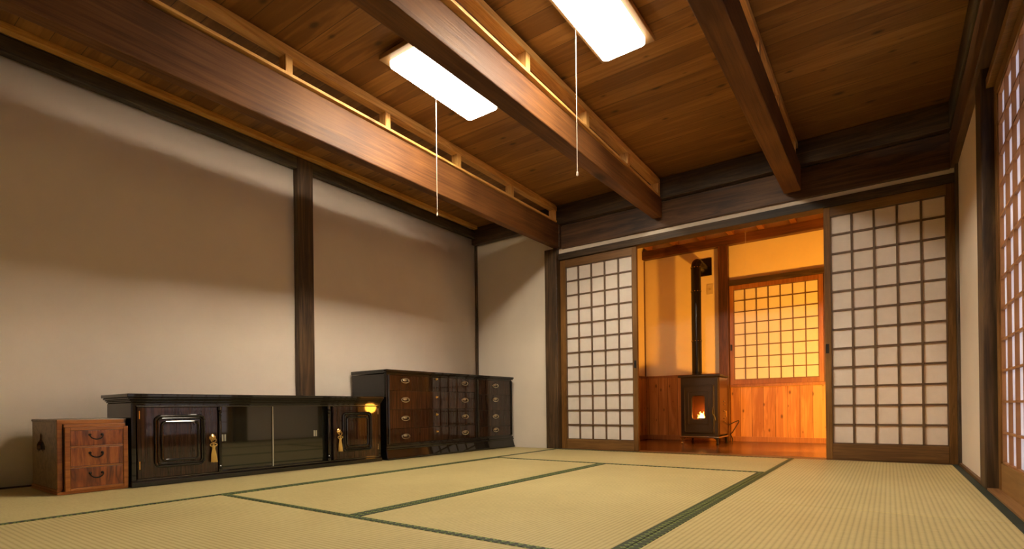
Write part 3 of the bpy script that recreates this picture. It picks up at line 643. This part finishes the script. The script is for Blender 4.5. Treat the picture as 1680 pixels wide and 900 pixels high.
# ------------------------------------------------------------------ pellet stove
SX0, SX1, SY0, SY1 = 1.588, 1.925, 1.10, 1.44
t = thing('pellet_stove', 'small dark brown pellet stove with a glowing fire behind its glass', 'stove', ((SX0+SX1)/2, SY0, FZ), 0)
hw = (SX1-SX0)/2; dd = SY1-SY0; z0, z1 = .072, .628
fn = lambda a, b, q: (a, q, b)
mb = MB(); mb.box(-hw, -hw+.012, .012, dd, z0, z1); mb.box(hw-.012, hw, .012, dd, z0, z1); mb.box(-hw, hw, dd-.01, dd, z0, z1); mb.box(-hw, hw, .012, dd, z0, z0+.012); mb.box(-hw, hw, .012, dd, z1-.012, z1)
mb.ring(rrect(0, (z0+z1)/2, hw, (z1-z0)/2, .004, 3), rrect(0, .335, .072, .115, .02, 3), fn, 0, .014); mb.build('body', stove_m, t)
MB().box(hw, hw+.006, .045, dd-.006, z0+.02, z1-.004).build('side_panel', stove_side, t, bevel=.003)
MB().box(-hw, -hw-.005, .045, dd-.006, z0+.02, z1-.004).build('side_panel', stove_side, t)
mb = MB(); mb.box(-hw-.022, hw+.030, -.024, dd*.30, z1, z1+.022); mb.box(-hw-.010, hw+.014, dd*.30, dd+.01, z1, z1+.018); mb.build('top_plate', stove_m, t, bevel=.006)
mb = MB(); mb.box(-hw-.01, hw+.01, -.012, dd, z0-.012, z0+.004); mb.build('base_rim', chrome, t, bevel=.003)
d = MB(); d.ring(rrect(0, .330, .140, .225, .012, 4), rrect(-.002, .345, .058, .112, .026, 4), fn, -.018, -.001); d = d.build('door', stove_m, t, bevel=.003)
mb = MB(); mb.tube([(a, -.019, b) for a, b in rrect(0, .330, .128, .213, .014, 4)], .004, 6, closed=True); mb.tube([(a, -.019, b) for a, b in rrect(-.002, .340, .092, .150, .012, 4)], .004, 6, closed=True)
mb.box(-.092, .092, -.024, -.018, .160, .186); mb.build('door_moulding', stove_m, d, smooth=True)
MB().extrude(rrect(-.002, .345, .060, .114, .026, 4), fn, -.010, -.007).build('glass', glass_m, d)
mb = MB(); mb.tube([(.128, -.02, .345), (.131, -.045, .345), (.131, -.048, .335), (.133, -.046, .285), (.150, -.040, .262), (.156, -.040, .225)], .0045, 8); mb.lathe([(.010, 0), (.010, .006)], (.128, -.018, .345), (0, -1, 0), 12); mb.build('handle', stove_m, d, smooth=True)
mb = MB(); mb.box(-.11, -.10, .014, .20, .18, .50); mb.box(.10, .11, .014, .20, .18, .50); mb.box(-.11, .11, .19, .20, .18, .50); mb.box(-.11, .11, .014, .2, .18, .19); mb.box(-.11, .11, .014, .2, .49, .50); mb.build('firebox', firebrick, t)
MB().lathe([(.030, 0), (.034, .03), (.038, .04), (.030, .04), (.028, .012)], (0, .09, .205), n=18).build('burn_pot', iron, t, smooth=True)
rnd = random.Random(5)
mb = MB(); 
for k in range(11):
    a = rnd.uniform(-1, 1); x = .030*a; y = .085+rnd.uniform(-.018, .018); h = (.075-.045*abs(a))*rnd.uniform(.7, 1.1); r = .0085
    mb.tube([(x, y, .240), (x+rnd.uniform(-.004, .004), y, .240+h*.35), (x+rnd.uniform(-.008, .008), y, .240+h*.7), (x+rnd.uniform(-.012, .012), y, .240+h)], [r, r*1.05, r*.5, .0006], 7)
fl = mb.build('flame', flame_m, t, smooth=True)
mb = MB(); mb.lathe([(.004, 0), (.016, .008), (.014, .022), (.005, .040), (.001, .052)], (.004, .072, .238), n=12); mb.build('flame_core', flame_c, fl, smooth=True)
def stove_leg(x, y, sx, sy):
    poly = [(0, .072), (.045, .072), (.040, .058), (.020, .045), (.015, .020), (.020, .008), (.018, 0), (-.004, 0), (-.006, .010), (.0, .020), (.002, .045), (-.004, .060)]
    mb = MB(); mb.extrude([(x+sx*a, b) for a, b in poly], lambda p, q, dpt: (p, y+sy*dpt, q), 0, .012)
    mb.extrude([(y+sy*a, b) for a, b in poly], lambda p, q, dpt: (x+sx*dpt, p, q), 0, .012)
    mb.build('leg', chrome if sx > 0 and sy > 0 and y < .1 else iron, t, bevel=.0015)
stove_leg(-hw, 0, 1, 1); stove_leg(hw, 0, -1, 1); stove_leg(-hw, dd, 1, -1); stove_leg(hw, dd, -1, -1)
for z in (.40, .37, .31, .24, .21): MB().lathe([(.007, 0), (.007, .006), (.004, .009)], (hw+.006, .20, z), (1, 0, 0), 10).build('control_knob', brass, t, smooth=True)
MB().box(hw+.006, hw+.011, .265, .285, .25, .31).build('latch_plate', brass, t, bevel=.001)
MB().lathe([(.055, 0), (.055, .012), (.049, .018), (.049, .03)], (1.660-(SX0+SX1)/2, 1.385-SY0, z1+.018), n=20).build('flue_collar', pipe_m, t, smooth=True)
# stove pipe
t = thing('stove_pipe', 'black stove pipe rising from the stove to an elbow and square wall plate', 'stove pipe', (1.660, 1.385, FZ+.680), 0)
zt = 1.765-(FZ+.680); R_ = .062; rp = .0465
pts = [(0, 0, 0), (0, 0, zt-R_)]+[(0, R_-R_*math.cos(a), zt-R_+R_*math.sin(a)) for a in [PI/2*k/8 for k in range(1, 9)]]+[(0, BY-.012-1.385, zt)]
MB().tube(pts, rp, 24).build('pipe', pipe_m, t, smooth=True)
for z in (.31-.0, .82-.02, 1.035):
    b = MB().lathe([(rp, 0), (rp+.003, .002), (rp+.003, .016), (rp, .018)], (0, 0, z), n=24).build('joint_band', pipe_m, t, smooth=True)
    mb = MB()
    for a in (-1.0, -1.55, -2.1, -.4):
        mb.lathe([(.004, 0), (.004, .002), (.002, .0035)], ((rp+.002)*math.cos(a), (rp+.002)*math.sin(a), z+.009), (math.cos(a), math.sin(a), 0), 8)
    mb.build('screw', brass, b)
MB().box(-.062, .072, BY-.012-1.385, BY-.001-1.385, zt-.075, zt+.105).build('wall_plate', pipe_m, t, bevel=.002)
# wall switch, power cord, lamp cord
t = thing('wall_switch', 'small beige switch plate on the stove room wall right of the pipe', 'switch', (1.712, BY-.001, 1.548), 0)
MB().box(-.030, .030, -.008, 0, -.052, .052).build('plate', cream_plastic, t, bevel=.003); MB().box(-.010, .010, -.012, -.008, -.012, .010).build('rocker', plain('rocker_plastic', (.5,.4,.26), .4), t, bevel=.002)
pts = []
for k in range(40):
    s = k/39
    x = SX1+.012+.085*math.sin(PI*min(1, s*1.6))*(1-.25*s)+.01*math.sin(9*s); y = 1.46+.10*s; z = .16-.145*max(0, s*1.15-.0)**1.4+.065*math.sin(PI*min(1, s*1.8))
    pts.append((x, y, max(FZ+.008, z)))
tag(MB().tube(pts, .0045, 8).build('power_cord', rubber_gap_shade, smooth=True), 'looping black power cord at the right side of the stove', 'cord')
t = thing('pull_cord', 'thin pull cord hanging in front of the stove room window wall', 'cord', (2.199, 1.0, 2.113), 0)
MB().tube([(0, 0, 0), (0, 0, -.575)], .0009, 6).build('cord', cordm, t); MB().lathe([(.001, .018), (.003, .014), (.0035, 0)], (0, 0, -.60), n=8).build('knob', cordm, t, smooth=True)
